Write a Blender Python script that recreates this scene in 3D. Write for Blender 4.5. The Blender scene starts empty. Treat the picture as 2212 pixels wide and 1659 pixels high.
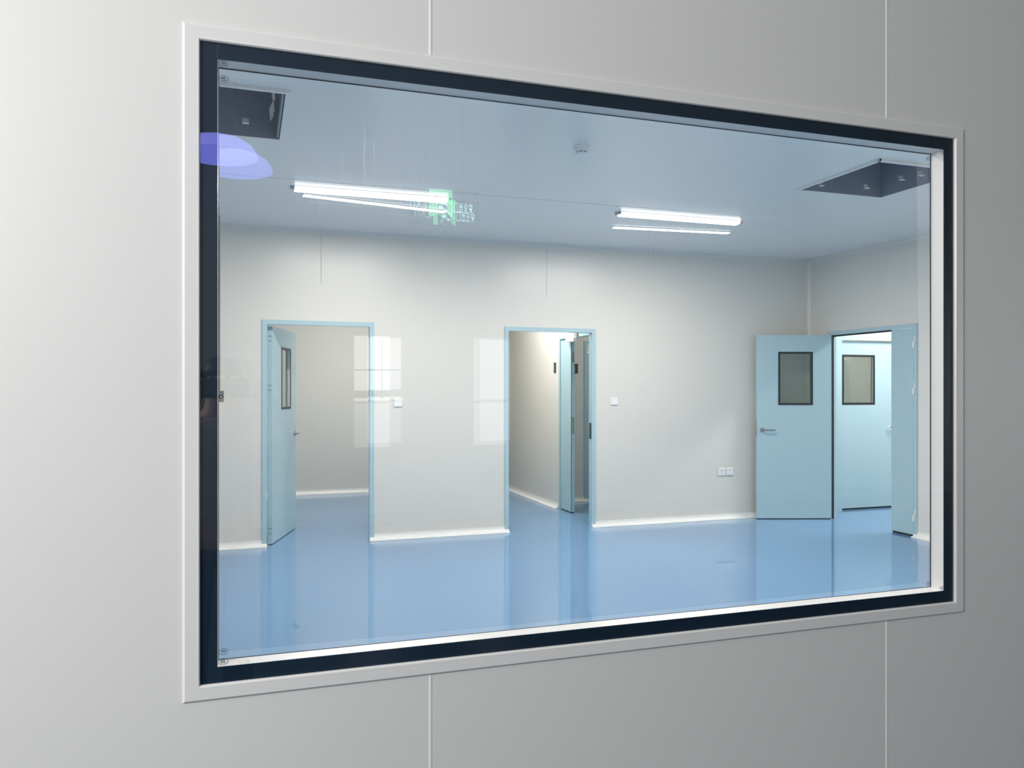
import bpy, math, random
from math import pi, sin, cos, radians, hypot, atan2
from mathutils import Vector, Matrix
random.seed(3)
scn = bpy.context.scene
col = scn.collection

# ------------------------------------------------------------------ helpers
class MB:
    """collects geometry for ONE mesh"""
    def __init__(s): s.v = []; s.f = []; s.smooth = False
    def poly(s, pts):
        n = len(s.v); s.v += [tuple(p) for p in pts]; s.f.append(tuple(range(n, n + len(pts)))); return s
    def box(s, x0, x1, y0, y1, z0, z1):
        n = len(s.v)
        s.v += [(x0,y0,z0),(x1,y0,z0),(x1,y1,z0),(x0,y1,z0),(x0,y0,z1),(x1,y0,z1),(x1,y1,z1),(x0,y1,z1)]
        for q in ((0,3,2,1),(4,5,6,7),(0,1,5,4),(1,2,6,5),(2,3,7,6),(3,0,4,7)): s.f.append(tuple(n+i for i in q))
        return s
    def bbox(s, x0, x1, y0, y1, z0, z1, b=.002):
        """box with chamfered edges"""
        c = Vector(((x0+x1)/2,(y0+y1)/2,(z0+z1)/2)); h = Vector(((x1-x0)/2,(y1-y0)/2,(z1-z0)/2))
        b = min(b, h.x*.9, h.y*.9, h.z*.9)
        idx = {}
        n = len(s.v)
        for sx in (-1,1):
            for sy in (-1,1):
                for sz in (-1,1):
                    for ax in range(3):
                        p = [h.x-b, h.y-b, h.z-b]; p[ax] += b
                        idx[(sx,sy,sz,ax)] = len(s.v)
                        s.v.append((c.x+sx*p[0], c.y+sy*p[1], c.z+sz*p[2]))
        S = (-1,1)
        for ax in range(3):
            o = [a for a in range(3) if a != ax]
            for sg in S:
                def k(a, b_):
                    t=[0,0,0]; t[ax]=sg; t[o[0]]=a; t[o[1]]=b_; return idx[(t[0],t[1],t[2],ax)]
                s.f.append((k(-1,-1),k(1,-1),k(1,1),k(-1,1)))
        for ax in range(3):
            o = [a for a in range(3) if a != ax]
            for a in S:
                for b_ in S:
                    def k(e, w):
                        t=[0,0,0]; t[ax]=e; t[o[0]]=a; t[o[1]]=b_; return idx[(t[0],t[1],t[2],w)]
                    s.f.append((k(-1,o[0]),k(1,o[0]),k(1,o[1]),k(-1,o[1])))
        for sx in S:
            for sy in S:
                for sz in S: s.f.append(tuple(idx[(sx,sy,sz,a)] for a in range(3)))
        return s
    def tube(s, p, q, r, n=16, r2=None, cap=True):
        p = Vector(p); q = Vector(q); d = (q-p).normalized()
        a = d.orthogonal().normalized(); b = d.cross(a); r2 = r if r2 is None else r2
        k = len(s.v)
        for c, rr in ((p,r),(q,r2)):
            for i in range(n):
                t = 2*pi*i/n; s.v.append(tuple(c + a*rr*cos(t) + b*rr*sin(t)))
        for i in range(n):
            j = (i+1)%n; s.f.append((k+i,k+j,k+n+j,k+n+i))
        if cap:
            s.f.append(tuple(k+i for i in reversed(range(n)))); s.f.append(tuple(k+n+i for i in range(n)))
        return s
    def lathe(s, prof, c=(0,0,0), n=40):
        k = len(s.v)
        for r, z in prof:
            for i in range(n):
                t = 2*pi*i/n; s.v.append((c[0]+r*cos(t), c[1]+r*sin(t), c[2]+z))
        m = len(prof)
        for a in range(m-1):
            for i in range(n):
                j=(i+1)%n; s.f.append((k+a*n+i,k+a*n+j,k+(a+1)*n+j,k+(a+1)*n+i))
        s.f.append(tuple(k+i for i in reversed(range(n)))); s.f.append(tuple(k+(m-1)*n+i for i in range(n)))
        return s
    def sweep(s, prof, P, Q, U, V):
        """extrude a closed profile [(a,b)] (a along U, b along V) from P to Q"""
        P=Vector(P);Q=Vector(Q);U=Vector(U);V=Vector(V); n=len(prof); k=len(s.v)
        for c in (P,Q):
            for a,b in prof: s.v.append(tuple(c+U*a+V*b))
        for i in range(n):
            j=(i+1)%n; s.f.append((k+i,k+j,k+n+j,k+n+i))
        s.f.append(tuple(k+i for i in reversed(range(n)))); s.f.append(tuple(k+n+i for i in range(n)))
        return s
    def rect_frame(s, x0, x1, z0, z1, y, prof):
        """mitred picture frame in the XZ plane; prof = open list (outset from the rectangle, rise towards -Y)"""
        k=len(s.v); n=len(prof)
        for a,b in prof:
            s.v += [(x0-a,y-b,z0-a),(x1+a,y-b,z0-a),(x1+a,y-b,z1+a),(x0-a,y-b,z1+a)]
        for i in range(n-1):
            for c in range(4):
                d=(c+1)%4; s.f.append((k+4*i+c,k+4*i+d,k+4*(i+1)+d,k+4*(i+1)+c))
        return s
    def build(s, name, mat, parent=None, world=True, smooth=False, loc=None, rotz=0):
        me = bpy.data.meshes.new(name)
        vs = s.v
        if parent is not None and world:
            o = Vector((0,0,0)); p = parent
            while p is not None: o += p.location; p = p.parent
            vs = [(a-o.x,b-o.y,c-o.z) for a,b,c in vs]
        me.from_pydata(vs, [], s.f); me.validate(); me.update()
        import bmesh
        bm=bmesh.new(); bm.from_mesh(me); bmesh.ops.recalc_face_normals(bm, faces=bm.faces); bm.to_mesh(me); bm.free()
        me.materials.append(mat)
        ob = bpy.data.objects.new(name, me); col.objects.link(ob)
        if parent is not None: ob.parent = parent
        if loc is not None: ob.location = loc
        ob.rotation_euler.z = rotz
        if smooth:
            for p in me.polygons: p.use_smooth = True
        return ob

def tag(o, label, cat, group=None, kind=None):
    o['label'] = label; o['category'] = cat
    if group: o['group'] = group
    if kind: o['kind'] = kind
    return o
def empty(name, loc, label, cat, group=None, kind=None, rotz=0):
    o = bpy.data.objects.new(name, None); col.objects.link(o); o.location = loc; o.rotation_euler.z = rotz
    o.empty_display_size = .1
    return tag(o, label, cat, group, kind)
def copy_tree(o, parent=None):
    c = o.copy(); col.objects.link(c)
    if parent is not None: c.parent = parent
    for ch in list(o.children): copy_tree(ch, c)
    return c

def grid_wall(axis, c0, c1, a0, a1, z0, z1, holes):
    """slab wall with rectangular openings. axis 'Y': thickness y c0..c1, a = x.  axis 'X': thickness x, a = y. axis 'Z': z c0..c1, a = x, (z0,z1)=y"""
    m = MB()
    def P(a, c, z): return (a,c,z) if axis=='Y' else ((c,a,z) if axis=='X' else (a,z,c))
    A = sorted({a0,a1}|{h[0] for h in holes}|{h[1] for h in holes}); Z = sorted({z0,z1}|{h[2] for h in holes}|{h[3] for h in holes})
    for i in range(len(A)-1):
        for j in range(len(Z)-1):
            ca,cz=(A[i]+A[i+1])/2,(Z[j]+Z[j+1])/2
            if any(h[0]<ca<h[1] and h[2]<cz<h[3] for h in holes): continue
            for c in (c0,c1): m.poly([P(A[i],c,Z[j]),P(A[i+1],c,Z[j]),P(A[i+1],c,Z[j+1]),P(A[i],c,Z[j+1])])
    for h in list(holes)+[(a0,a1,z0,z1)]:
        outer = h==(a0,a1,z0,z1)
        for k,(p,q) in enumerate((((h[0],h[2]),(h[1],h[2])),((h[1],h[2]),(h[1],h[3])),((h[1],h[3]),(h[0],h[3])),((h[0],h[3]),(h[0],h[2])))):
            if k==0 and axis!='Z' and h[2]<=z0: continue
            m.poly([P(p[0],c0,p[1]),P(q[0],c0,q[1]),P(q[0],c1,q[1]),P(p[0],c1,p[1])])
    return m

# ------------------------------------------------------------------ materials
def mat(name, rgb, rough=.5, metal=0, spec=.5, noise=0, nscale=6, bump=0, bscale=200, coat=0):
    m = bpy.data.materials.new(name); m.use_nodes = True; nt = m.node_tree; b = nt.nodes['Principled BSDF']
    b.inputs['Base Color'].default_value = (*rgb,1); b.inputs['Roughness'].default_value = rough
    b.inputs['Metallic'].default_value = metal; b.inputs['Specular IOR Level'].default_value = spec
    b.inputs['Coat Weight'].default_value = coat
    tc = nt.nodes.new('ShaderNodeTexCoord')
    if noise:
        n = nt.nodes.new('ShaderNodeTexNoise'); n.inputs['Scale'].default_value = nscale; n.inputs['Detail'].default_value = 3
        nt.links.new(tc.outputs['Object'], n.inputs['Vector'])
        mx = nt.nodes.new('ShaderNodeMix'); mx.data_type='RGBA'
        mx.inputs['A'].default_value = (*[c*(1-noise) for c in rgb],1); mx.inputs['B'].default_value = (*[min(1,c*(1+noise)) for c in rgb],1)
        nt.links.new(n.outputs['Fac'], mx.inputs['Factor']); nt.links.new(mx.outputs['Result'], b.inputs['Base Color'])
    if bump:
        n2 = nt.nodes.new('ShaderNodeTexNoise'); n2.inputs['Scale'].default_value = bscale; n2.inputs['Detail'].default_value = 2
        nt.links.new(tc.outputs['Object'], n2.inputs['Vector'])
        bp = nt.nodes.new('ShaderNodeBump'); bp.inputs['Strength'].default_value = bump; bp.inputs['Distance'].default_value = .002
        nt.links.new(n2.outputs['Fac'], bp.inputs['Height']); nt.links.new(bp.outputs['Normal'], b.inputs['Normal'])
    return m
def emis(name, rgb, s):
    m = bpy.data.materials.new(name); m.use_nodes=True; nt=m.node_tree; b=nt.nodes['Principled BSDF']
    b.inputs['Base Color'].default_value=(.8,.8,.8,1); b.inputs['Emission Color'].default_value=(*rgb,1); b.inputs['Emission Strength'].default_value=s
    return m
def glass(name, refl=.075, tint=(.98,.982,.98), streak=None):
    m = bpy.data.materials.new(name); m.use_nodes=True; nt=m.node_tree; nt.nodes.clear()
    N=nt.nodes.new; L=nt.links.new
    out=N('ShaderNodeOutputMaterial'); tr=N('ShaderNodeBsdfTransparent'); tr.inputs['Color'].default_value=(*tint,1)
    gl=N('ShaderNodeBsdfGlossy'); gl.inputs['Roughness'].default_value=0; gl.inputs['Color'].default_value=(1,1,1,1)
    lw=N('ShaderNodeLayerWeight'); lw.inputs['Blend'].default_value=.5
    pw=N('ShaderNodeMath'); pw.operation='POWER'; pw.inputs[1].default_value=5
    ma=N('ShaderNodeMath'); ma.operation='MULTIPLY_ADD'; ma.inputs[1].default_value=1-refl; ma.inputs[2].default_value=refl
    L(lw.outputs['Facing'],pw.inputs[0]); L(pw.outputs[0],ma.inputs[0])
    mx=N('ShaderNodeMixShader'); L(ma.outputs[0],mx.inputs[0]); L(tr.outputs[0],mx.inputs[1]); L(gl.outputs[0],mx.inputs[2])
    last=mx
    if streak:  # dried wipe marks: thin vertical smears of white residue
        tc=N('ShaderNodeTexCoord'); acc=None
        for (cx,cz,rx,rz,amt,sc) in streak:
            mp=N('ShaderNodeMapping'); mp.inputs['Scale'].default_value=(sc,1,1.6); L(tc.outputs['Object'],mp.inputs['Vector'])
            no=N('ShaderNodeTexNoise'); no.inputs['Scale'].default_value=1.0; no.inputs['Detail'].default_value=4; L(mp.outputs[0],no.inputs['Vector'])
            cr=N('ShaderNodeMapRange'); cr.inputs['From Min'].default_value=.62; cr.inputs['From Max'].default_value=.78; L(no.outputs['Fac'],cr.inputs['Value'])
            m2=N('ShaderNodeMapping'); m2.inputs['Location'].default_value=(-cx/rx,0,-cz/rz); m2.inputs['Scale'].default_value=(1/rx,0,1/rz); L(tc.outputs['Object'],m2.inputs['Vector'])
            ln=N('ShaderNodeVectorMath'); ln.operation='LENGTH'; L(m2.outputs[0],ln.inputs[0])
            fr=N('ShaderNodeMapRange'); fr.inputs['From Min'].default_value=1; fr.inputs['From Max'].default_value=.45; fr.inputs['To Max'].default_value=amt; L(ln.outputs['Value'],fr.inputs['Value'])
            mu=N('ShaderNodeMath'); mu.operation='MULTIPLY'; L(cr.outputs[0],mu.inputs[0]); L(fr.outputs[0],mu.inputs[1])
            if acc is None: acc=mu
            else:
                ad=N('ShaderNodeMath'); ad.operation='ADD'; L(acc.outputs[0],ad.inputs[0]); L(mu.outputs[0],ad.inputs[1]); acc=ad
        df=N('ShaderNodeBsdfDiffuse'); df.inputs['Color'].default_value=(.9,.92,.94,1)
        m3=N('ShaderNodeMixShader'); L(acc.outputs[0],m3.inputs[0]); L(last.outputs[0],m3.inputs[1]); L(df.outputs[0],m3.inputs[2]); last=m3
    L(last.outputs[0],out.inputs['Surface']); return m

M = dict(
 near = mat('painted_panel_near', (.74,.735,.715), .42, noise=.012, nscale=2, bump=.02, bscale=350),
 wall = mat('painted_panel', (.735,.717,.662), .30, noise=.012, nscale=2),
 ceil = mat('ceiling_panel', (.84,.845,.82), .26, noise=.012, nscale=1.5),
 floor = mat('blue_epoxy', (.168,.315,.515), .025, noise=.03, nscale=1.2, spec=.65, bump=.004, bscale=2),
 cfloor = mat('dark_corridor_floor', (.03,.07,.12), .3, noise=.05),
 door = mat('light_blue_coated_steel', (.425,.595,.65), .17, noise=.012, nscale=3),
 white = mat('white_profile', (.83,.82,.80), .30, noise=.01),
 alu = mat('white_aluminium', (.77,.765,.75), .22, noise=.01),
 cove = mat('white_cove', (.86,.86,.83), .32, noise=.01),
 joint = mat('white_joint', (.90,.90,.88), .4, noise=.01),
 groove = mat('grey_joint', (.30,.33,.35), .6, noise=.02),
 black = mat('black_gasket', (.012,.016,.022), .45, noise=.05),
 navy = mat('navy_painted_glass_border', (.004,.017,.036), .35, noise=.05),
 steel = mat('brushed_steel', (.46,.45,.44), .22, metal=1, noise=.03, nscale=30),
 duct = mat('galvanised_recess', (.27,.31,.37), .9, noise=.12, nscale=5),
 clip = mat('pale_clip', (.75,.78,.8), .5, noise=.02),
 plastic = mat('white_plastic', (.86,.86,.84), .35, noise=.01),
 slot = mat('dark_slot', (.03,.04,.045), .6, noise=.05),
 sign = mat('dark_sign', (.025,.028,.03), .45, noise=.05),
 signtext = mat('pale_sign_text', (.6,.6,.6), .5, noise=.02),
 mark = mat('dark_grey_etching', (.05,.07,.10), .6, noise=.05),
 fmark = mat('pale_etching', (.26,.30,.35), .6, noise=.05),
 skin = mat('skin', (.58,.38,.28), .5, noise=.05, nscale=20),
 hair = mat('dark_hair', (.012,.010,.010), .5, noise=.2, nscale=60),
 shirt = mat('pale_grey_shirt', (.42,.43,.45), .8, noise=.08, nscale=14, bump=.3, bscale=12),
 trousers = mat('dark_trousers', (.03,.035,.05), .8, noise=.1, nscale=14),
 shoe = mat('black_shoe', (.02,.02,.02), .5, noise=.1),
 phone = mat('black_phone', (.02,.02,.022), .3, noise=.05),
 lamp = emis('lamp_diffuser', (1,.985,.96), 5),
 slim = emis('ghost_strip_glow', (1,.99,.98), 3),  # glow imitating the tube lamps' reflection between the panes
 blue = emis('blue_glow', (.20,.21,1), 6.2),
 green = emis('exit_green', (.16,1,.36), 4.2),
 text = emis('exit_text', (.50,1,.78), 2.8),
 man = emis('exit_figure', (.42,.95,.75), 2.2),
 daylight = emis('day_lit_glass', (.98,1,1), 2.1),
 frost = emis('frosted_glass', (.97,.98,1), 1.0),
 skyglow = emis('overcast_sky', (.95,.98,1), 5),
 facade = mat('peach_facade', (.75,.6,.5), .9, noise=.05),
)
G1 = glass('front_window_glass')
G2 = glass('rear_window_glass', streak=[(.17,1.93,.075,.17,.5,85),(.245,1.87,.05,.16,.5,110),(.885,1.80,.022,.10,.35,110),(.70,1.965,.012,.03,.5,120)])
GD = glass('door_glass', refl=.10, tint=(.80,.86,.84))

H = 2.96; HC = 3.8; D = 7.66; XR = 6.242
NW0, NW1 = 1.57, 1.63           # near wall faces
WX0, WX1, WZ0, WZ1 = -.08, 1.729, .9125, 2.1035   # outer edge of glass

# ------------------------------------------------------------------ setting: corridor + rooms
def struct(name, mb, m, label, cat): return tag(mb.build(name, m), label, cat, kind='structure')
struct('wall_front', grid_wall('Y', NW0, NW1, -4.5, 9.5, 0, HC, [(WX0-.012,WX1+.012,WZ0-.012,WZ1+.012)]), M['near'], 'pale grey panel wall around the large window', 'wall')
struct('wall_back', grid_wall('Y', D, D+.06, -1.7, XR, 0, H, [(.184,1.134,0,2.06),(2.538,3.468,0,2.055)]), M['wall'], 'white-grey far wall with two doorways', 'wall')
struct('wall_right', grid_wall('X', XR, XR+.06, NW1, D+.06, 0, H, [(6.12,7.295,0,2.063)]), M['wall'], 'white-grey right wall with a double doorway', 'wall')
struct('wall_left', grid_wall('X', -1.76, -1.70, NW1, D+.06, 0, H, []), M['wall'], 'white-grey left wall out of sight', 'wall')
struct('floor', MB().box(-1.76,9.3,NW1-.06,13.2,-.06,0), M['floor'], 'glossy blue epoxy floor', 'floor')
OP = [(-.60,.193,4.145,4.966),(3.932,4.725,4.145,4.966)]
struct('ceiling', grid_wall('Z', H, H+.05, -1.76, XR+.06, NW0, D+.06, OP), M['ceil'], 'pale blue-grey panel ceiling with two square openings', 'ceiling')
# room behind left doorway, passage behind middle doorway, room behind right doorway
struct('wall_back_left_room', grid_wall('Y', 11.25, 11.31, -1.7, 2.4, 0, H, []), M['wall'], 'white-grey wall seen through the left doorway', 'wall')
struct('wall_side_left_room', grid_wall('X', 2.34, 2.40, D+.06, 13.2, 0, H, []), M['wall'], 'white-grey partition between left room and passage', 'wall')
struct('wall_outer_left_room', grid_wall('X', -1.76, -1.70, D+.06, 11.31, 0, H, []), M['wall'], 'white-grey outer wall of left room', 'wall')
struct('wall_passage', grid_wall('X', 3.62, 3.68, D+.06, 13.2, 0, H, [(7.78,8.91,0,2.06)]), M['wall'], 'white-grey passage wall seen through the middle doorway', 'wall')
struct('wall_passage_end', grid_wall('Y', 13.14, 13.2, 2.40, 3.62, 0, H, []), M['wall'], 'white-grey end wall of the passage', 'wall')
struct('wall_side_room', grid_wall('Y', 9.46, 9.52, 3.68, 6.30, 0, H, [(4.21,5.15,0,2.05)]), M['wall'], 'grey wall beyond the passage door', 'wall')
struct('wall_side_room_right', grid_wall('X', XR, XR+.06, D+.06, 11, 0, H, []), M['wall'], 'white-grey wall right of the inner room', 'wall')
struct('wall_inner_end', grid_wall('Y', 10.94, 11.0, 3.68, XR, 0, H, []), M['wall'], 'pale end wall behind the inner doorway', 'wall')
struct('ceiling_far', grid_wall('Z', H, H+.05, -1.76, XR+.06, D+.06, 13.2, []), M['ceil'], 'ceiling of the rooms beyond the far wall', 'ceiling')
struct('wall_right_room_back', grid_wall('Y', 7.72, 7.78, XR+.06, 9.3, 0, H, [(6.735,7.66,0,2.05)]), M['wall'], 'white-grey wall seen through the right doorway', 'wall')
struct('wall_right_room_end', grid_wall('X', 9.24, 9.3, 3.0, 10.5, 0, H, []), M['wall'], 'white-grey end wall of right room', 'wall')
struct('wall_right_room_front', grid_wall('Y', 3.0, 3.06, XR+.06, 9.24, 0, H, []), M['wall'], 'white-grey front wall of right room', 'wall')
struct('wall_right_store', grid_wall('Y', 9.2, 9.26, XR+.06, 9.24, 0, H, []), M['wall'], 'grey wall behind the closed blue door', 'wall')
struct('ceiling_right_room', grid_wall('Z', H, H+.05, XR+.06, 9.3, 3.0, 10.5, []), M['ceil'], 'ceiling of right room', 'ceiling')
# corridor where the photographer stands
YB = -5.56
WIN = [(1.10,1.53,.80,2.06),(2.45,2.88,.80,2.06)]
struct('corridor_floor', MB().box(-4.5,9.5,YB-.06,NW0,-.06,0), M['cfloor'], 'grey floor on the near side of the window wall', 'floor')
struct('corridor_ceiling', MB().box(-4.5,9.5,YB-.06,NW0,HC,HC+.05), M['ceil'], 'white ceiling on the near side of the window wall', 'ceiling')
struct('wall_corridor_back', grid_wall('Y', YB-.06, YB, -4.5, 9.5, 0, HC, WIN), M['near'], 'pale wall opposite the large window', 'wall')
struct('wall_corridor_left', grid_wall('X', -4.56, -4.5, YB-.06, NW1, 0, HC, []), M['near'], 'pale wall left of the corridor', 'wall')
struct('wall_corridor_right', grid_wall('X', 9.5, 9.56, YB-.06, NW1, 0, HC, []), M['near'], 'pale wall right of the corridor', 'wall')

# panel joints (thin sealant strips)
FO = .031
for i,x in enumerate((.354,1.512)):
    struct('trim_%d'%(2*i+1), MB().bbox(x-.0025,x+.0025,NW0-.0012,NW0+.002,WZ1+FO,HC,.0005), M['joint'], 'white vertical panel joint above the window, %s one'%('left','right')[i], 'joint')
    struct('trim_%d'%(2*i+2), MB().bbox(x-.0025,x+.0025,NW0-.0012,NW0+.002,0,WZ0-FO,.0005), M['joint'], 'white vertical panel joint below the window, %s one'%('left','right')[i], 'joint')
for i,(x,z) in enumerate(((.677,2.45),(2.957,2.40))):
    struct('trim_%d'%(5+i), MB().bbox(x-.0018,x+.0018,D-.0006,D+.002,z,H-.05,.0003), M['groove'], 'hairline panel joint high on the far wall, %s one'%('left','right')[i], 'joint')
struct('trim_7', MB().bbox(-1.7,3.6,5.868,5.871,H-.0008,H+.002,.0003), M['groove'], 'hairline joint across the ceiling before the lamps', 'joint')
struct('trim_13', MB().bbox(3.6,XR-.05,5.868,5.871,H-.0008,H+.002,.0003), M['joint'], 'faint pale joint at the right end of the ceiling', 'joint')
struct('trim_8', MB().bbox(3.6,XR,3.55,3.553,H-.0008,H+.002,.0003), M['groove'], 'faint joint across the front of the ceiling', 'joint')

# concave cove profile, r = .05: corner at origin, a along wall normal, b up
def cove_prof(r, lip=.0):
    pts=[(0,0),(r,0)]
    for i in range(1,8):
        t=pi/2*i/8; pts.append((r-r*sin(t), r-r*cos(t)))
    pts.append((0,r)); return pts
CP=cove_prof(.052)
CP=[(0,0),(.055,0),(.055,.006)]+[(.055-.049*sin(pi/2*i/7),.006+.049*(1-cos(pi/2*i/7))) for i in range(1,8)]+[(.006,.06),(0,.06)]
def base(name, P, Q, U, label):
    return struct(name, MB().sweep(CP,P,Q,U,(0,0,1)), M['cove'], label, 'skirting')
base('baseboard_back_left',(-1.7,D,0),(.185,D,0),(0,-1,0),'white coved skirting left of the left doorway')
base('baseboard_back_middle',(1.13,D,0),(2.54,D,0),(0,-1,0),'white coved skirting between the two far doorways')
base('baseboard_back_right',(3.465,D,0),(XR,D,0),(0,-1,0),'white coved skirting right of the middle doorway')
base('baseboard_right',(XR,NW1,0),(XR,6.12,0),(-1,0,0),'white coved skirting right of the double doorway')
base('baseboard_right_corner',(XR,7.30,0),(XR,D,0),(-1,0,0),'white coved skirting in the far right corner')
base('baseboard_left_room',(-1.7,11.25,0),(2.34,11.25,0),(0,-1,0),'white coved skirting inside the left doorway')
base('baseboard_passage',(3.62,8.96,0),(3.62,13.1,0),(-1,0,0),'white coved skirting along the passage wall')
base('baseboard_inner',(3.68,9.46,0),(4.22,9.46,0),(0,-1,0),'short white skirting beyond the passage door')
# cove at far right vertical corner and along the ceiling
CQ=cove_prof(.05)
struct('trim_9', MB().sweep(CQ,(XR,D,.06),(XR,D,H),(-1,0,0),(0,-1,0)), M['wall'], 'rounded vertical cove in the far right corner', 'cove')
struct('trim_10', MB().sweep(CQ,(-1.7,D,H),(XR,D,H),(0,-1,0),(0,0,-1)), M['wall'], 'rounded cove where far wall meets ceiling', 'cove')
struct('trim_11', MB().sweep(CQ,(XR,NW1,H),(XR,D,H),(-1,0,0),(0,0,-1)), M['wall'], 'rounded cove where right wall meets ceiling', 'cove')

# ------------------------------------------------------------------ the big window
W = empty('window_1', ((WX0+WX1)/2, NW0, WZ0), 'large double-glazed window with black border and white metal frame', 'window', kind='structure')
fr = MB().rect_frame(WX0,WX1,WZ0,WZ1,NW0,[(.030,-.001),(.0295,.002),(.0255,.0065),(.0065,.0065),(.0042,.0062),(.0015,.005),(0,.003),(0,-.004)])
fr.build('window_frame', M['alu'], W)
MB().rect_frame(WX0,WX1,WZ0,WZ1,NW0,[(.0048,.0040),(.0042,.0072),(.0014,.0068),(-.0004,.0040),(-.0004,-.002)]).build('bead', M['white'], W)
IX0,IX1,IZ0,IZ1 = -.0495,1.698,.942,2.074
pane = MB().poly([(WX0,NW0-.001,WZ0),(WX1,NW0-.001,WZ0),(WX1,NW0-.001,WZ1),(WX0,NW0-.001,WZ1)]).build('front_pane', G1, W)
bd = MB()
for (a,b,c,d) in ((WX0,IX0,WZ0,WZ1),(IX1,WX1,WZ0,WZ1),(IX0,IX1,WZ0,IZ0),(IX0,IX1,IZ1,WZ1)): bd.box(a,b,NW0+.0005,NW0+.003,c,d)
bd.build('painted_border', M['navy'], pane)['label']='black painted border of the glass'
rv = MB()
Y0r,Y1r = NW0+.003, NW0+.0435
for (a,b,c,d) in ((IX0-.02,IX0,IZ0-.02,IZ1+.02),(IX1,IX1+.02,IZ0-.02,IZ1+.02),(IX0,IX1,IZ0-.02,IZ0),(IX0,IX1,IZ1,IZ1+.02)): rv.box(a,b,Y0r,Y1r,c,d)
rv.build('reveal', M['white'], W)
# rear pane: slightly out of parallel and bowed, like most sealed units
K_B = .009
XC, ZC = (IX0+IX1)/2, (IZ0+IZ1)/2
YP = 1.6125
rp = MB(); nx, nz = 24, 24
for j in range(nz+1):
    for i in range(nx+1):
        x = IX0+(IX1-IX0)*i/nx; z = IZ0+(IZ1-IZ0)*j/nz
        rp.v.append((x, YP + .003 + K_B*((x-XC)**2+(z-ZC)**2-(IX1-XC)**2-(IZ1-ZC)**2), z))
for j in range(nz):
    for i in range(nx):
        k=j*(nx+1)+i; rp.f.append((k,k+1,k+nx+2,k+nx+1))
rear = rp.build('rear_pane', G2, W, world=False, smooth=True)
rear.location = (0,0,0); rear.matrix_parent_inverse = Matrix.Translation(-Vector(W.location))
sl = MB()
for (a,b,c,d) in ((IX0,IX0+.0012,IZ0,IZ1),(IX1-.0024,IX1,IZ0,IZ1),(IX0,IX1,IZ0,IZ0+.001),(IX0,IX1,IZ1-.0018,IZ1)): sl.box(a,b,YP-.0006,YP+.0006,c,d)
sl.build('seal', M['black'], W)['label']='thin black seal around the rear pane'
# safety-glass certification marks (ellipse with three C's), at the corners
def cmark(cx, cz, y, rx, rz, mir=1):
    m = MB()
    def arc(ox,oz,ax,az,t0,t1,w,n=18):
        P=[]
        for i in range(n+1):
            t=t0+(t1-t0)*i/n
            P.append(((ox+ax*cos(t)),(oz+az*sin(t)),(ox+(ax-w)*cos(t)),(oz+(az-w)*sin(t))))
        for i in range(n):
            a,b=P[i],P[i+1]
            m.poly([(cx+mir*a[0],y,cz+a[1]),(cx+mir*b[0],y,cz+b[1]),(cx+mir*b[2],y,cz+b[3]),(cx+mir*a[2],y,cz+a[3])])
    arc(0,0,rx,rz,0,2*pi,rx*.09,36)
    arc(0,-.0012,rx*1.12,rz*1.12,pi*1.15,pi*1.9,rx*.05)
    for k in (-1,0,1): arc(k*rx*.33+rx*.12,0,rx*.34,rz*.52,pi*.60,pi*1.40,rx*.17)
    return m
YF = NW0-.0016
for nm,x,z,y,r,mi,par in (('f',-.0395,2.0665,YF,.0088,-1,pane),('f',-.0395,.9525,YF,.0088,1,pane),('f',1.688,2.066,YF,.0088,-1,pane),('f',1.6885,.9505,YF,.0085,1,pane),
                 ('b',-.0398,2.0565,YP+.004,.0088,1,rear),('b',-.0405,.9560,YP+.0045,.0088,-1,rear),('b',1.6845,2.0605,YP-.0045,.0078,1,rear),('b',1.6855,.9530,YP-.0045,.0078,-1,rear)):
    mk = cmark(x,z,y,r,r*.62,mi)
    o = mk.build('certification_mark', M['mark'], par, world=(par is pane))
    o['label']='small oval certification mark printed on the glass'
for z in (2.0695,.9480):   # faint dotted arrow-like print beside the front marks
    m = MB()
    for k in (-3,-2,-1,1,2,3):
        for t in range(-2,3):
            xx=-.003+k*.0034+(abs(t)*.0011 if k<0 else -abs(t)*.0011); zz=z+t*.0014
            m.poly([(xx-.00045,YF,zz-.00045),(xx+.00045,YF,zz-.00045),(xx+.00045,YF,zz+.00045),(xx-.00045,YF,zz+.00045)])
    m.build('dotted_mark', M['fmark'], pane)

# ------------------------------------------------------------------ doors
def leaf_mesh(w, h, t, z0, hole, side):
    """leaf from the hinge line x 0..w; front face at y=0, body on side*y"""
    y0,y1 = (0,t) if side>0 else (-t,0)
    return grid_wall('Y', y0, y1, 0, w, z0, h, [hole] if hole else [])
def gasket(parent, hole, t, side, gf=.026):
    a,b,c,d = hole
    for s in (0,1):
        y = (0 if s==0 else side*t); o = (-1 if s==0 else 1)*side
        gw = gf if s==0 else .008
        m=MB(); y0,y1=sorted((y, y+o*.004))
        for (p,q,r,u) in ((a-.004,a+gw-.004,c-.004,d+.004),(b-gw+.004,b+.004,c-.004,d+.004),(a+gw-.004,b-gw+.004,c-.004,c+gw-.004),(a+gw-.004,b-gw+.004,d-gw+.004,d+.004)): m.bbox(p,q,y0,y1,r,u,.001)
        m.build('window_gasket', M['black'], parent, world=False)['label']='black gasket round the door window'
    ym = side*t*.5
    lm=MB(); e=.002; y0,y1=sorted((side*.001,side*(t-.001)))
    for (p,q,rr,u) in ((a,a+e,c,d),(b-e,b,c,d),(a+e,b-e,c,c+e),(a+e,b-e,d-e,d)): lm.box(p,q,y0,y1,rr,u)
    lm.build('window_liner', M['white'], parent, world=False)
    MB().box(a,b,ym-.003,ym+.003,c,d).build('glass_pane', GD, parent, world=False)
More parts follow.
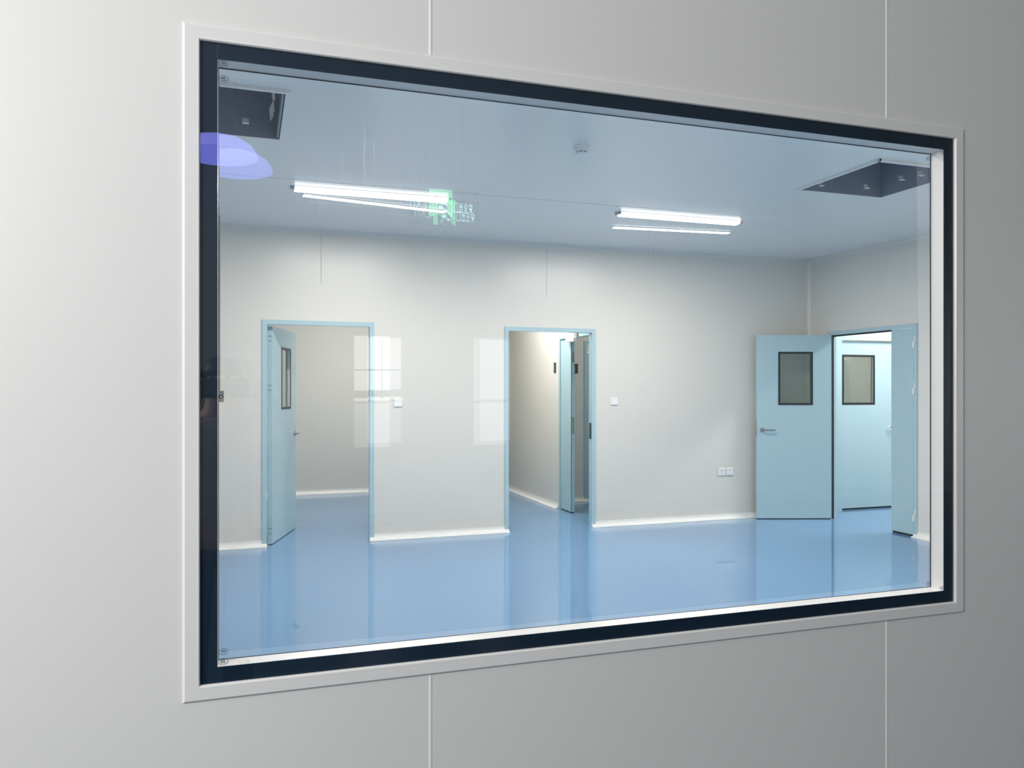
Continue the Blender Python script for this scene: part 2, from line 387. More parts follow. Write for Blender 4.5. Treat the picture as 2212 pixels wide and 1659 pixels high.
def lever(parent, x, z, t, side, d=-1):
    for s in (0,1):
        y = 0 if s==0 else side*t; o=(-1 if s==0 else 1)*side
        m=MB(); m.tube((x,y,z),(x,y+o*.009,z),.026,24); m.tube((x,y+o*.009,z),(x,y+o*.05,z),.0095,12)
        m.tube((x-d*.008,y+o*.048,z),(x+d*.115,y+o*.052,z),.0095,14,.0085); m.tube((x+d*.115,y+o*.052,z),(x+d*.135,y+o*.040,z),.0085,12,.007)
        m.build('door_handle', M['steel'], parent, world=False, smooth=False)['label']='brushed steel lever handle'
def frame_Y(name, x0, x1, h, y0, y1, parent, fw=.042, proud=.012, hw=None):
    """door lining in a wall facing -Y; x0..x1 = clear opening"""
    m=MB(); hw=hw or fw
    for a,b in ((x0-fw,x0),(x1,x1+fw)): m.box(a,b,y0-proud,y1+proud,0,h+hw)
    m.box(x0,x1,y0-proud,y1+proud,h,h+hw)
    return m.build(name, M['door'], parent)
# door 1: left doorway, leaf swung into the room behind
d1 = empty('door_1', (.659,D,0), 'light blue door standing open in the left doorway', 'door', kind='structure')
frame_Y('door_frame', .186, 1.132, 2.058, D, D+.06, d1)
th=atan2(.853,.267)
HX,HY=.236,7.735
lw=.88; ht=2.045
lf = leaf_mesh(lw,ht,.044,.008,(.325,.665,1.262,1.865),1).build('door_leaf', M['door'], d1, world=False, loc=(HX-.659,HY-D,0), rotz=th)
gasket(lf,(.325,.665,1.262,1.865),.044,1,.022)
lever(lf,.822,1.0,.044,1,-1)
for z in (.13,1.47,1.93):
    m=MB()
    for dy in (.014,.030):
        for dz in (-.022,.022): m.tube((-.0015,dy,z+dz),(.001,dy,z+dz),.0045,10)
    m.build('hinge_screws', M['slot'], lf, world=False)
MB().bbox(lw-.001,lw+.0015,.010,.034,.92,1.08,.0005).build('lock_plate', M['steel'], lf, world=False)
MB().bbox(.004,lw-.004,.016,.028,.0,.010,.001).build('bottom_seal', M['black'], lf, world=False)
# door 2: middle doorway, lining only (no leaf in view)
d2 = empty('door_2', (3.003,D,0), 'light blue door lining around the middle doorway', 'door', kind='structure')
frame_Y('door_frame', 2.540, 3.466, 2.052, D, D+.06, d2)
MB().bbox(3.455,3.466,D+.012,D+.04,.93,1.10,.001).build('strike_plate', M['slot'], d2)['label']='dark strike plate on the right jamb'
# door 3: right double doorway: wide leaf swung against the far wall, narrow leaf shut
d3 = empty('door_3', (XR,6.71,0), 'light blue double door, wide leaf with window swung open, narrow leaf shut', 'door', kind='structure')
m=MB(); fw=.042; x0,x1=XR-.012,XR+.072
for a,b in ((6.122-fw,6.122),(7.293,7.293+fw)): m.box(x0,x1,a,b,0,2.062+fw)
m.box(x0,x1,6.122,7.293,2.062,2.062+fw); m.build('door_frame', M['door'], d3)
MB().box(XR+.035,XR+.045,6.44,7.289,2.046,2.0615).build('head_seal', M['black'], d3)['label']='black seal under the door head'
MB().box(XR+.012,XR+.03,7.284,7.2925,0,2.06).build('jamb_seal', M['black'], d3)['label']='black seal on the hinge jamb'
th=atan2(.262,-.790)
wl=.835; P3=(6.222,7.268)
lf = leaf_mesh(wl,2.062,.044,.010,(.211,.592,1.283,1.871),-1).build('door_leaf', M['door'], d3, world=False, loc=(P3[0]-XR,P3[1]-6.71,0), rotz=th)
lf['label']='wide door leaf with black-edged window and steel lever, swung open'
gasket(lf,(.211,.592,1.283,1.871),.044,-1,.022)
lever(lf,.775,1.0,.044,-1,-1)
MB().bbox(wl-.001,wl+.0015,-.034,-.010,.93,1.11,.0005).build('lock_plate', M['steel'], lf, world=False)
MB().bbox(.004,wl-.004,-.028,-.014,.0,.012,.001).build('bottom_seal', M['black'], lf, world=False)
MB().bbox(-.004,.0,-.040,-.004,.010,2.06,.001).build('edge_seal', M['black'], lf, world=False)
lf2 = MB().bbox(XR-.006,XR+.038,6.128,6.415,.020,2.058,.003).build('narrow_door_leaf', M['door'], d3)
lf2['label']='narrow plain door leaf, shut'
for z in (.22,1.47,1.93):
    m=MB(); m.bbox(XR-.020,XR-.004,6.098,6.112,z-.005,z+.055,.002); m.bbox(XR-.021,XR-.004,6.108,6.134,z-.065,z-.003,.002)
    m.build('hinge', M['white'], d3)['label']='white butt hinge'
MB().box(XR+.010,XR+.022,6.13,6.41,.0,.020).build('bottom_seal', M['black'], d3)
# door 4: shut leaf in the room seen through door 3
d4 = empty('door_4', (7.2,7.72,0), 'shut light blue door with window, seen through the right doorway', 'door', kind='structure')
frame_Y('door_frame', 6.755, 7.655, 2.045, 7.72, 7.78, d4, fw=.085, hw=.048)
lf = leaf_mesh(.895,2.035,.044,.022,(.037,.520,1.272,1.868),1).build('door_leaf', M['door'], d4, world=False, loc=(6.7575-7.2,.028,0))
gasket(lf,(.037,.520,1.272,1.868),.044,1,.026)
lever(lf,.83,1.0,.044,1,-1)
MB().bbox(.004,.89,.010,.03,.0,.022,.001).build('bottom_seal', M['slot'], lf, world=False)
struct('trim_12', MB().bbox(7.235,7.29,8.18,8.23,0,1.83,.003), M['joint'], 'white post behind the glass of the shut door', 'post')
# door 5: double door in the passage wall, narrow leaf shut, other leaf swung away
d5 = empty('door_5', (3.62,8.35,0), 'light blue passage door seen through the middle doorway, half shut', 'door', kind='structure')
m=MB(); x0,x1=3.608,3.692
for a,b in ((7.782-.03,7.782),(8.905,8.905+fw)): m.box(x0,x1,a,b,0,2.058+fw)
m.box(x0,x1,7.782,8.905,2.058,2.058+fw); m.build('door_frame', M['door'], d5)
lf = MB().bbox(3.622,3.666,8.585,8.902,.012,2.052,.003).build('narrow_door_leaf', M['door'], d5)
MB().bbox(3.630,3.660,8.5835,8.5855,.93,1.13,.0006).build('lock_plate', M['steel'], lf, world=True)
MB().bbox(3.630,3.660,8.5835,8.5855,1.77,1.90,.0006).build('lock_plate', M['steel'], lf, world=True)
MB().box(3.632,3.652,8.59,8.90,0,.012).build('bottom_seal', M['black'], lf)
MB().box(3.6200,3.6225,8.580,8.588,.012,2.052).build('edge_seal', M['black'], lf)
m=MB(); m.bbox(3.570,3.610,8.40,8.64,2.005,2.055,.004); m.build('door_closer', M['white'], d5)['label']='white door closer box'
MB().tube((3.590,8.36,2.06),(3.590,8.36,2.12),.022,16,.014).build('closer_arm', M['steel'], d5)['label']='grey pivot of the door closer'
lf = leaf_mesh(.84,2.05,.044,.012,(.25,.60,1.27,1.86),1).build('door_leaf', M['door'], d5, world=False, loc=(3.735-3.62,7.80-8.35,0), rotz=radians(2))
gasket(lf,(.25,.60,1.27,1.86),.044,1,.022)
# door 6: door in the inner room
d6 = empty('door_6', (4.68,9.46,0), 'light blue door at the back of the room beyond the passage', 'door', kind='structure')
frame_Y('door_frame', 4.215, 5.145, 2.04, 9.46, 9.52, d6)
MB().bbox(4.222,4.262,9.484,9.53,.03,1.93,.002).bbox(4.268,5.14,9.490,9.53,.03,1.93,.002).build('door_leaf', M['door'], d6)
MB().bbox(4.220,4.60,9.46,9.50,1.945,2.035,.003).build('door_closer', M['plastic'], d6)['label']='white box over the inner door'
MB().bbox(4.222,5.14,9.472,9.486,.42,.45,.002).build('rail', M['door'], d6)

def area(name, loc, size, power, rot=(0,0,0), color=(1,1,1), sy=None):
    l=bpy.data.lights.new(name,'AREA'); l.energy=power; l.color=color; l.size=size
    if sy: l.shape='RECTANGLE'; l.size_y=sy
    o=bpy.data.objects.new(name,l); col.objects.link(o); o.location=loc; o.rotation_euler=rot; return o
# ------------------------------------------------------------------ ceiling lamps, and strips added for their reflections
def lamp(x0, label):
    L = empty('ceiling_lamp', (x0+.6,6.09,H), label, 'ceiling light', 'tube lamps under the room ceiling')
    y=6.09
    MB().sweep([(-.06,0),(.06,0),(.054,.008),(-.054,.008)],(x0+.02,y,H),(x0+1.18,y,H),(0,1,0),(0,0,-1)).build('housing', M['white'], L)
    df=[(-.058,.008),(.058,.008),(.054,.018),(.038,.027),(0,.031),(-.038,.027),(-.054,.018)]
    MB().sweep(df,(x0+.02,y,H),(x0+1.18,y,H),(0,1,0),(0,0,-1)).build('diffuser', M['lamp'], L)
    for a,b in ((x0-.012,x0+.0195),(x0+1.1805,x0+1.212)):
        MB().sweep([(-.045,0),(.045,0),(.030,.020),(-.030,.020)],(a,y,H),(b,y,H),(0,1,0),(0,0,-1)).build('end_cap', M['steel'], L)
    area('tube_lamp_light', (x0+.6,y,H-.034), 1.14, 58, color=(1,.94,.87), sy=.08)
    return L
lamp(.325,'bright white tube lamp on the ceiling, left of the two large ones')
lamp(3.00,'bright white tube lamp on the ceiling, right of the two large ones')
def ghost_strip(P,Q,label):  # glowing strip added in place of a tube lamp's reflection in the glass
    P=Vector((*P,H));Q=Vector((*Q,H)); L=empty('lamp_ghost_strip',(P+Q)/2,label,'ceiling light','added strips imitating lamp reflections')
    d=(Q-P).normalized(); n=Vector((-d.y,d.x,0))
    MB().sweep([(-.032,0),(.032,0),(.032,.006),(-.032,.006)],P,Q,n,(0,0,-1)).build('housing',M['white'],L)  # backing and glowing face of the added strip; no fixture here
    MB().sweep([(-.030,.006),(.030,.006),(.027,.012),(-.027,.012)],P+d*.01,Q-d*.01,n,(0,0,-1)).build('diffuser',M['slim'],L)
ghost_strip((.415,6.300),(1.60,6.515),'slim glowing strip added for the reflected ghost of the left tube lamp')
ghost_strip((3.215,6.64),(4.40,6.53),'slim glowing strip added for the reflected ghost of the right tube lamp')

# ------------------------------------------------------------------ ceiling openings (filter recesses without filters)
def opening(x0,x1,y0,y1,label,clips,lab_dark):
    c=empty('ceiling_opening',((x0+x1)/2,(y0+y1)/2,H),label,'ceiling opening','square ceiling openings')
    m=MB(); h=.42; e=.004
    z0=H+.002
    m.poly([(x0+e,y0+e,z0),(x1-e,y0+e,z0),(x1-e,y0+e,H+h),(x0+e,y0+e,H+h)]); m.poly([(x0+e,y1-e,z0),(x1-e,y1-e,z0),(x1-e,y1-e,H+h),(x0+e,y1-e,H+h)])
    m.poly([(x0+e,y0+e,z0),(x0+e,y1-e,z0),(x0+e,y1-e,H+h),(x0+e,y0+e,H+h)]); m.poly([(x1-e,y0+e,z0),(x1-e,y1-e,z0),(x1-e,y1-e,H+h),(x1-e,y0+e,H+h)])
    m.poly([(x0+e,y0+e,H+h),(x1-e,y0+e,H+h),(x1-e,y1-e,H+h),(x0+e,y1-e,H+h)])
    m.build('recess', M['duct'], c)['label']='dark metal recess'
    r=MB()
    for (a,b,p,q) in ((x0-.022,x0,y0-.022,y1+.0),(x0-.022,x1+.022,y0-.022,y0)): r.bbox(a,b,p,q,H-.016,H+.001,.002)
    r.build('rim', M['white'], c)
    for (x,y,z,dx,dy) in clips:
        k=MB(); k.bbox(x-.018,x+.018,y-.003,y+.003,z,z+.035,.001); k.bbox(x-.018,x+.018,y-.03,y+.003,z,z+.004,.001)
        k.build('clip', M['clip'], c)
    return c
c1=opening(*OP[0],'dark square ceiling opening at the upper left of the window',[(.0,4.86,H+.04,0,0),(-.25,4.86,H+.04,0,0)],'')
# torn sealing tape hanging on the side wall of the left opening
m=MB()
x=.150
for (ya,yb,za,zb) in ((4.20,4.34,.02,.10),(4.40,4.47,.04,.13),(4.52,4.66,.02,.09),(4.70,4.86,.05,.14)):
    m.poly([(x,ya,H+za),(x-.012,yb,H+za+.02),(x-.020,yb,H+zb),(x-.004,ya+.02,H+zb)])
m.build('loose_tape', M['clip'], c1)['label']='crumpled pale tape inside the opening'
MB().bbox(.176,.1885,4.17,4.94,H+.004,H+.05,.002).build('side_rail', M['groove'], c1)
opening(*OP[1],'dark square ceiling opening at the upper right of the window',[(4.12,4.93,H+.03,0,0),(4.50,4.88,H+.03,0,0),(4.62,4.66,H+.05,0,0),(4.66,4.52,H+.05,0,0)],'')

# ------------------------------------------------------------------ smoke detector
sd=empty('smoke_detector',(1.968,4.50,H),'small round white smoke detector on the ceiling','smoke detector')
MB().lathe([(.050,0),(.051,-.010),(.047,-.014)],(1.968,4.50,H)).build('mounting_base',M['plastic'],sd)
MB().lathe([(.044,-.014),(.044,-.028),(.036,-.033),(.034,-.046),(.022,-.052)],(1.968,4.50,H)).build('detector_body',M['plastic'],sd,smooth=False)
for k in range(8):
    a=2*pi*k/8+.2
    m=MB()
    for z in (-.0365,-.0425):
        P=[Vector((1.968+.0358*cos(a+t),4.50+.0358*sin(a+t),H+z)) for t in (-.26,0,.26)]
        for i in range(2): m.poly([P[i],P[i+1],P[i+1]+Vector((0,0,.0035)),P[i]+Vector((0,0,.0035))])
    m.build('vent_slot',M['slot'],sd)

# ------------------------------------------------------------------ wall switches, sockets, door signs
def switch(x,z,label):
    s=empty('light_switch',(x,D,z-.043),label,'light switch','wall switches on the far wall')
    MB().bbox(x-.043,x+.043,D-.011,D+.001,z-.043,z+.043,.004).build('plate',M['plastic'],s)
    MB().bbox(x-.036,x+.036,D-.015,D-.011,z-.036,z+.036,.003).build('rocker',M['plastic'],s)
switch(1.408,1.325,'square white light switch right of the left doorway')
switch(3.725,1.327,'square white light switch right of the middle doorway')
def socket(x,z,label):
    s=empty('wall_socket',(x,D,z-.043),label,'socket','pair of sockets low on the far wall')
    MB().bbox(x-.043,x+.043,D-.014,D+.001,z-.043,z+.043,.005).build('plate',M['plastic'],s)
    m=MB()
    for dx in (-.010,.006): m.box(x+dx-.0022,x+dx+.0022,D-.0146,D-.0135,z+.010,z+.021)
    m.build('two_pin_holes',M['slot'],s)
    m=MB(); m.box(x-.0015,x+.0015,D-.0146,D-.0135,z-.016,z-.008)
    for sg in (-1,1): m.poly([(x+sg*.009,D-.0145,z-.028),(x+sg*.012,D-.0145,z-.026),(x+sg*.007,D-.0145,z-.019),(x+sg*.004,D-.0145,z-.021)])
    m.build('three_pin_holes',M['groove'],s)
socket(5.054,.531,'white wall socket, left of the low pair beside the open wide door')
socket(5.160,.531,'white wall socket, right of the low pair beside the open wide door')
ps=empty('door_sign',(3.62,9.09,1.66),'narrow black sign on the bright passage wall','sign','black door signs beyond the middle doorway')
MB().bbox(3.612,3.621,9.055,9.118,1.66,1.785,.001).build('sign_plate',M['sign'],ps)
m=MB()
for z in (1.685,1.705,1.722,1.739,1.756): m.box(3.6114,3.6121,9.080,9.096,z,z+.005)
m.build('pale_symbols',M['signtext'],ps)
ps=empty('door_sign',(4.05,9.46,1.66),'wider black sign on the grey wall beyond the passage door','sign','black door signs beyond the middle doorway')
MB().bbox(3.98,4.082,9.450,9.461,1.66,1.785,.001).build('sign_plate',M['sign'],ps)
m=MB()
for z in (1.682,1.707,1.726,1.752): m.box(4.034,4.044,9.4494,9.4501,z,z+.007)
m.build('pale_symbols',M['signtext'],ps)

# slim metal drop rod with a bracket plate at the left edge of the view
hb=empty('hanging_bracket',(-.214,7.30,1.30),'slim grey rod dropping from ceiling to a small metal plate at left window edge','bracket')
MB().bbox(-.222,-.208,7.292,7.308,1.36,H,.002).build('rod',M['steel'],hb)
MB().bbox(-.228,-.2215,7.290,7.310,1.36,H,.001).build('rod_edge',M['white'],hb)
MB().bbox(-.230,-.178,7.284,7.290,1.345,1.442,.001).build('plate',M['steel'],hb)
MB().bbox(-.262,-.200,7.268,7.283,1.377,1.408,.004).tube((-.200,7.284,1.3925),(-.200,7.264,1.3925),.016,16).build('bolt',M['slot'],hb)
MB().tube((-.200,7.265,1.3925),(-.200,7.262,1.3925),.006,12).build('bolt_pin',M['plastic'],hb)

# ------------------------------------------------------------------ corridor things seen only as reflections in the glass
for i,(a,b,c,d) in enumerate(WIN):
    w=empty('window_%d'%(i+2),((a+b)/2,YB,c),('left','right')[i]+' narrow daylit window opposite the large window, reflected in its glass','window',kind='structure')
    m=MB()
    for (p,q,r,s) in ((a,a+.02,c,d),(b-.02,b,c,d),(a+.02,b-.02,c,c+.02),(a+.02,b-.02,d-.02,d),(a+.02,b-.02,1.30,1.325)): m.bbox(p,q,YB-.05,YB-.01,r,s,.003)
    m.build('window_frame',M['white'],w)
    MB().box(a+.02,b-.02,YB-.035,YB-.030,1.325,d-.02).build('upper_pane',M['daylight'] if i==0 else M['frost'],w)
    MB().box(a+.02,b-.02,YB-.035,YB-.030,c+.02,1.30).build('lower_pane',M['frost'],w)
    if i==0:
        m=MB(); m.box(a+.02,b-.02,YB-.029,YB-.02,1.66,1.675); m.box(a+.18,a+.20,YB-.029,YB-.02,1.325,d-.02); m.box(a+.02,b-.02,YB-.029,YB-.02,1.36,1.44)
        m.build('glazing_bar',M['groove'],w)
# exit sign hung from the corridor ceiling
SY=-.80
es=empty('exit_sign',(.945,SY,2.333),'green running-man exit sign hanging behind the viewer, mirrored in the window glass','exit sign')
MB().bbox(.752,1.142,SY-.022,SY,2.333,2.480,.003).build('sign_panel',M['sign'],es)
for x in (.84,1.05): MB().tube((x,SY-.011,2.478),(x,SY-.011,HC),.0025,8).build('rod',M['steel'],es)
ys=SY+.0012
def strokes(m,x0,z0,w,h,lines,t):
    for ln in lines:
        for (a,b),(c,d) in zip(ln,ln[1:]):
            p=Vector((x0+a*w,0,z0+b*h)); q=Vector((x0+c*w,0,z0+d*h)); dv=(q-p); 
            if dv.length<1e-6: continue
            dv.normalize(); n=Vector((-dv.z,0,dv.x))*t/2; p-=dv*t*.4; q+=dv*t*.4
            m.poly([(v.x,ys,v.z) for v in (p+n,q+n,q-n,p-n)])
# characters listed in order of increasing X (i.e. as they read in the mirror)
KOU=[[(0,0),(0,1),(1,1),(1,0),(0,0)]]
CHU=[[(.5,0),(.5,1)],[(.1,.95),(.1,.6),(.9,.6),(.9,.95)],[(0,.4),(0,0),(1,0),(1,.4)]]
QUAN=[[(0,.58),(.5,1),(1,.58)],[(.2,.52),(.8,.52)],[(.2,.27),(.8,.27)],[(0,0),(1,0)],[(.5,.52),(.5,0)]]
AN=[[(.5,1.02),(.5,.88)],[(0,.68),(0,.84),(1,.84),(1,.68)],[(.42,.72),(.2,.3),(.85,0)],[(.78,.48),(.55,.2),(.05,0)],[(0,.46),(1,.46)]]
AN=[[(1-a,b) for a,b in ln] for ln in AN]
ml=MB(); cw,ch=.0165,.046; cx=1.012
for gl in (KOU,CHU,QUAN,AN):
    strokes(ml,cx,2.366,cw,ch,gl,.0050); cx+=.0265
TT=[[(0,1),(1,1)],[(.5,1),(.5,0)]]; II=[[(.5,0),(.5,1)]]; XX=[[(0,0),(1,1)],[(0,1),(1,0)]]; EE=[[(0,0),(1,0),(1,1),(0,1)],[(1,.5),(.1,.5)]]
ml.build('sign_characters',M['text'],es)['label']='pale green characters beside the pictogram'
m=MB()
cx=.775
for gl,w in ((TT,.020),(II,.008),(XX,.022),(EE,.018)):
    strokes(m,cx,2.376,w,.036,gl,.0048); cx+=w+.0075
m.build('exit_word',M['text'],es)['label']='pale green word EXIT'
# green doorway with dark opening and running figure
BX0,BX1,BZ0,BZ1=.881,1.004,2.337,2.476
m=MB()
def pl(pts): m.poly([(BX0+a*(BX1-BX0),ys,BZ0+b*(BZ1-BZ0)) for a,b in pts])
pl([(0,0),(.25,0),(.20,.12),(.20,.80),(0,.80)]); pl([(0,.80),(1,.80),(1,1),(0,1)]); pl([(.80,.12),(.92,0),(1,0),(1,.80),(.80,.80)])
m.build('green_doorway',M['green'],es)['label']='bright green doorway pictogram'
ys+=.0008
m=MB()
def seg(a,b,c,d,t):
    strokes(m,BX0,BZ0,BX1-BX0,BZ1-BZ0,[[(a,b),(c,d)]],t)
seg(.60,.56,.48,.34,.024); seg(.50,.56,.34,.50,.010); seg(.34,.50,.30,.38,.010); seg(.62,.54,.74,.44,.010); seg(.74,.44,.84,.47,.010)
seg(.46,.36,.36,.10,.013); seg(.54,.34,.68,.22,.014); seg(.66,.22,.84,.21,.012)
c=[(.62+.085*cos(2*pi*i/14),.70+.075*sin(2*pi*i/14)) for i in range(14)]; m.poly([(BX0+a*(BX1-BX0),ys,BZ0+b*(BZ1-BZ0)) for a,b in c])
pl2=[(.46,.06),(.52,.06),(.62,0),(.48,0)]; m.poly([(BX0+a*(BX1-BX0),ys,BZ0+b*(BZ1-BZ0)) for a,b in pl2])
m.build('running_figure',M['man'],es)['label']='pale green running figure'
# blue glowing dome lamp
bl=empty('pendant_lamp',(-.13,-1.06,2.62),'blue glowing dome lamp hanging behind the viewer, mirrored at upper left of the glass','lamp')
pr=[(.19,0),(.185,.02),(.165,.05),(.125,.075),(.07,.093),(.02,.098)]
MB().lathe(pr,(-.13,-1.06,2.62)).build('lamp_shade',M['blue'],bl,smooth=False)
MB().tube((-.13,-1.06,2.716),(-.13,-1.06,HC),.008,12).build('pendant_rod',M['steel'],bl)

# ------------------------------------------------------------------ the photographer (mirrored faintly in the glass)
def skinned(name, nodes, edges, m, parent, org, sub=2, root=0):
    me=bpy.data.meshes.new(name); me.from_pydata([tuple(Vector(p[:3])-Vector(org)) for p in nodes],edges,[]); me.materials.append(m)
    ob=bpy.data.objects.new(name,me); col.objects.link(ob); ob.parent=parent
    ob.modifiers.new('Skin','SKIN').use_smooth_shade=True
    if not me.skin_vertices: return ob
    for i,p in enumerate(nodes):
        r=p[3]; me.skin_vertices[0].data[i].radius = r if isinstance(r,tuple) else (r,r)
        me.skin_vertices[0].data[i].use_root = (i==root)
    sb=ob.modifiers.new('Smooth','SUBSURF'); sb.levels=sub; sb.render_levels=sub
    return ob
PO=(-.12,-.36,0)
pp=empty('person',PO,'person in pale grey shirt raising a phone, dimly mirrored in the glass','person')
N=[(-.12,-.36,.90,(.145,.10)),(-.12,-.36,1.06,(.125,.095)),(-.12,-.355,1.24,(.155,.105)),(-.115,-.345,1.365,(.075,.06)),(-.108,-.335,1.42,.050),
   (-.10,-.318,1.475,(.060,.066)),(-.098,-.322,1.535,(.073,.088)),(-.098,-.33,1.585,(.060,.070)),
   (.045,-.35,1.325,.056),(.105,-.235,1.155,.044),(.060,-.085,1.375,.027),(.046,-.055,1.425,.027),
   (-.285,-.35,1.325,.056),(-.345,-.235,1.155,.044),(-.230,-.085,1.375,.027),(-.204,-.055,1.425,.027),
   (-.035,-.36,.84,.088),(-.03,-.345,.47,.060),(-.03,-.375,.09,.040),(-.03,-.27,.045,.035),
   (-.205,-.36,.84,.088),(-.21,-.345,.47,.060),(-.21,-.375,.09,.040),(-.21,-.27,.045,.035),
   (-.098,-.228,1.515,.012)]
EB=[(0,1),(1,2),(2,3),(3,4),(4,5),(5,6),(6,7),(2,8),(8,9),(9,10),(10,11),(2,12),(12,13),(13,14),(14,15),(0,16),(16,17),(17,18),(18,19),(0,20),(20,21),(21,22),(22,23),(6,24)]
def hand(base, sgn, k):
    """four fingers and a thumb rooted in the palm node k, closing on the phone edge"""
    bx,by,bz=base
    for j,(dz,ln) in enumerate(((.026,.9),(.009,1.0),(-.008,.95),(-.024,.78))):
        a=len(N); N.append((bx+sgn*.004,by+.010,bz+dz,.0088)); N.append((bx-sgn*.004*ln,by+.032*ln,bz+dz*1.05,.0080)); N.append((bx-sgn*.026*ln,by+.054,bz+dz*1.0,.0066))
        EB.extend([(k,a),(a,a+1),(a+1,a+2)])
    a=len(N); N.append((bx-sgn*.010,by-.010,bz+.006,.0105)); N.append((bx-sgn*.032,by+.004,bz+.012,.0095)); N.append((bx-sgn*.050,by+.014,bz+.018,.0080))
    EB.extend([(k,a),(a,a+1),(a+1,a+2)])
hand((.046,-.055,1.445),1,11); hand((-.204,-.055,1.445),-1,15)
pp.scale.z=.98
body=skinned('body',N,EB,M['skin'],pp,PO)
SN=[(-.12,-.36,.86,(.160,.118)),(-.12,-.36,1.06,(.140,.108)),(-.12,-.355,1.24,(.168,.118)),(-.115,-.348,1.355,(.085,.070)),
    (.045,-.35,1.325,.068),(.105,-.235,1.155,.055),(.060,-.115,1.325,.040),(-.285,-.35,1.325,.068),(-.345,-.235,1.155,.055),(-.230,-.115,1.325,.040)]
skinned('shirt',SN,[(0,1),(1,2),(2,3),(2,4),(4,5),(5,6),(2,7),(7,8),(8,9)],M['shirt'],pp,PO)
TN=[(-.12,-.36,.93,(.150,.108)),(-.035,-.36,.84,.102),(-.03,-.345,.47,.074),(-.03,-.375,.10,.058),(-.205,-.36,.84,.102),(-.21,-.345,.47,.074),(-.21,-.375,.10,.058)]
skinned('trousers',TN,[(0,1),(1,2),(2,3),(0,4),(4,5),(5,6)],M['trousers'],pp,PO)
for x in (-.03,-.21):
    m=MB(); pr=[(-.045,0),(.045,0),(.048,.03),(.036,.075),(-.036,.075),(-.048,.03)]
    m.sweep(pr,(x,-.43,0),(x,-.33,0),(1,0,0),(0,0,1)); m.sweep([(a,b*.72) for a,b in pr],(x,-.33,0),(x,-.20,0),(1,0,0),(0,0,1))
    m.build('shoe',M['shoe'],pp)
m=MB(); c=(-.098,-.338,1.545)
prof=[]
for i in range(10):
    t=pi/2*i/9; prof.append((max(.002,cos(t)),sin(t)))
nn=24; k0=len(m.v)
for rr,zz in [(1.0,-.55)]+prof:
    for i in range(nn):
        a=2*pi*i/nn; drop = zz if zz>=0 else (zz if sin(a)<.25 else .25)
        m.v.append((c[0]+.082*rr*cos(a), c[1]+.098*rr*sin(a), c[2]+.082*drop))
for a in range(len(prof)):
    for i in range(nn):
        j=(i+1)%nn; m.f.append((k0+a*nn+i,k0+a*nn+j,k0+(a+1)*nn+j,k0+(a+1)*nn+i))
m.build('hair',M['hair'],pp,smooth=True)
for x in (-.126,-.070):
    MB().lathe([(.003,-.011),(.011,-.005),(.012,0),(.011,.005),(.003,.011)],(x,-.248,1.535),16).build('eye',M['slot'],pp,smooth=True)
MB().bbox(-.122,-.074,-.259,-.250,1.470,1.478,.003).build('mouth',M['skin'],pp)
for x in (-.176,-.020): MB().lathe([(.004,-.03),(.012,-.015),(.014,.005),(.011,.024),(.004,.03)],(x,-.335,1.52),14).build('ear',M['skin'],pp,smooth=True)
ph=empty('phone',(-.075,-.017,1.425),'black phone held up sideways by the mirrored person','phone')
MB().bbox(-.157,.012,-.022,-.0125,1.425,1.498,.004).build('phone_body',M['phone'],ph)
MB().bbox(-.152,.007,-.0228,-.0219,1.430,1.493,.0003).build('screen',M['frost'],ph)

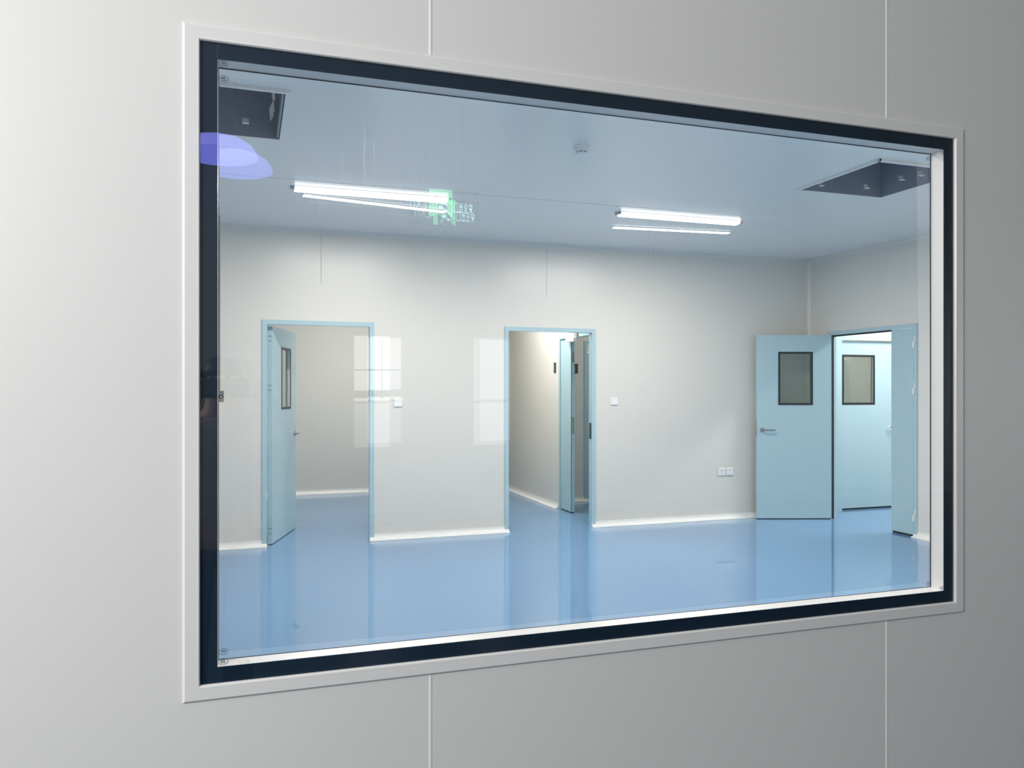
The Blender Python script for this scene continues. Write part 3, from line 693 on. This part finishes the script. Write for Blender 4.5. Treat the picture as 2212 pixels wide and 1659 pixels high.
# ------------------------------------------------------------------ lights
area('room_front_fill', (1.4,2.75,2.9), 1.2, 46, color=(1,.94,.875), sy=.15)  # extra lamps out of view, added to raise the room's light
area('room_front_fill', (4.2,2.75,2.9), 1.2, 42, color=(1,.975,.94), sy=.15)
area('left_room_light', (1.45,9.5,2.9), 1.2, 56, color=(1,.975,.94), sy=.15)
area('passage_light', (3.0,8.9,2.9), 0.15, 46, color=(1,.975,.94), sy=1.0)
area('inner_room_light', (5.0,8.6,2.9), 1.0, 14, color=(1,.975,.94), sy=.15)
area('inner_room_light', (4.9,10.3,2.9), 1.0, 26, color=(1,.975,.94), sy=.15)
area('right_room_light', (7.4,6.5,2.9), .3, 95, color=(1,.975,.94), sy=1.2)
area('store_light', (7.5,8.15,2.9), .8, 26, color=(1,.975,.94), sy=.2)
# corridor daylight from the left
def aim(o,t):
    d=Vector(t)-o.location; o.rotation_euler=d.to_track_quat('-Z','Y').to_euler()
o=area('corridor_daylight', (-2.3,-.6,2.55), 1.3, 104, color=(1,.985,.965), sy=1.2); aim(o,(-.2,1.57,1.5))
area('corridor_right_fill', (5.8,-1.0,1.5), 1.2, 12, rot=(radians(90),0,radians(55)), color=(.9,1,.97), sy=1.0)  # unseen fill added to lighten the frame's right edge and the wall there
area('corridor_ceiling_light', (-2.6,-3.4,3.7), 1.2, 40, color=(.94,.98,1), sy=.3)
wd=bpy.data.worlds.new('sky'); scn.world=wd; wd.use_nodes=True
wd.node_tree.nodes['Background'].inputs[0].default_value=(.85,.92,1,1); wd.node_tree.nodes['Background'].inputs[1].default_value=.6

# ------------------------------------------------------------------ camera (27.8 mm on 36 mm, level, turned 18.6 deg right)
cam=bpy.data.cameras.new('camera'); cam.sensor_width=36; cam.lens=1710/2212*36; cam.shift_y=10.5/2212; cam.clip_start=.01
co=bpy.data.objects.new('camera',cam); col.objects.link(co); co.location=(0,0,1.46); co.rotation_euler=(radians(90),0,radians(-18.6)); scn.camera=co
scn.view_settings.view_transform='Standard'; scn.view_settings.look='None'; scn.view_settings.exposure=0
scn.cycles.max_bounces=14; scn.cycles.diffuse_bounces=6; scn.cycles.glossy_bounces=6; scn.cycles.transparent_max_bounces=16
scn.cycles.sample_clamp_indirect=6; scn.cycles.caustics_reflective=True; scn.cycles.caustics_refractive=False
scn.cycles.use_denoising=True
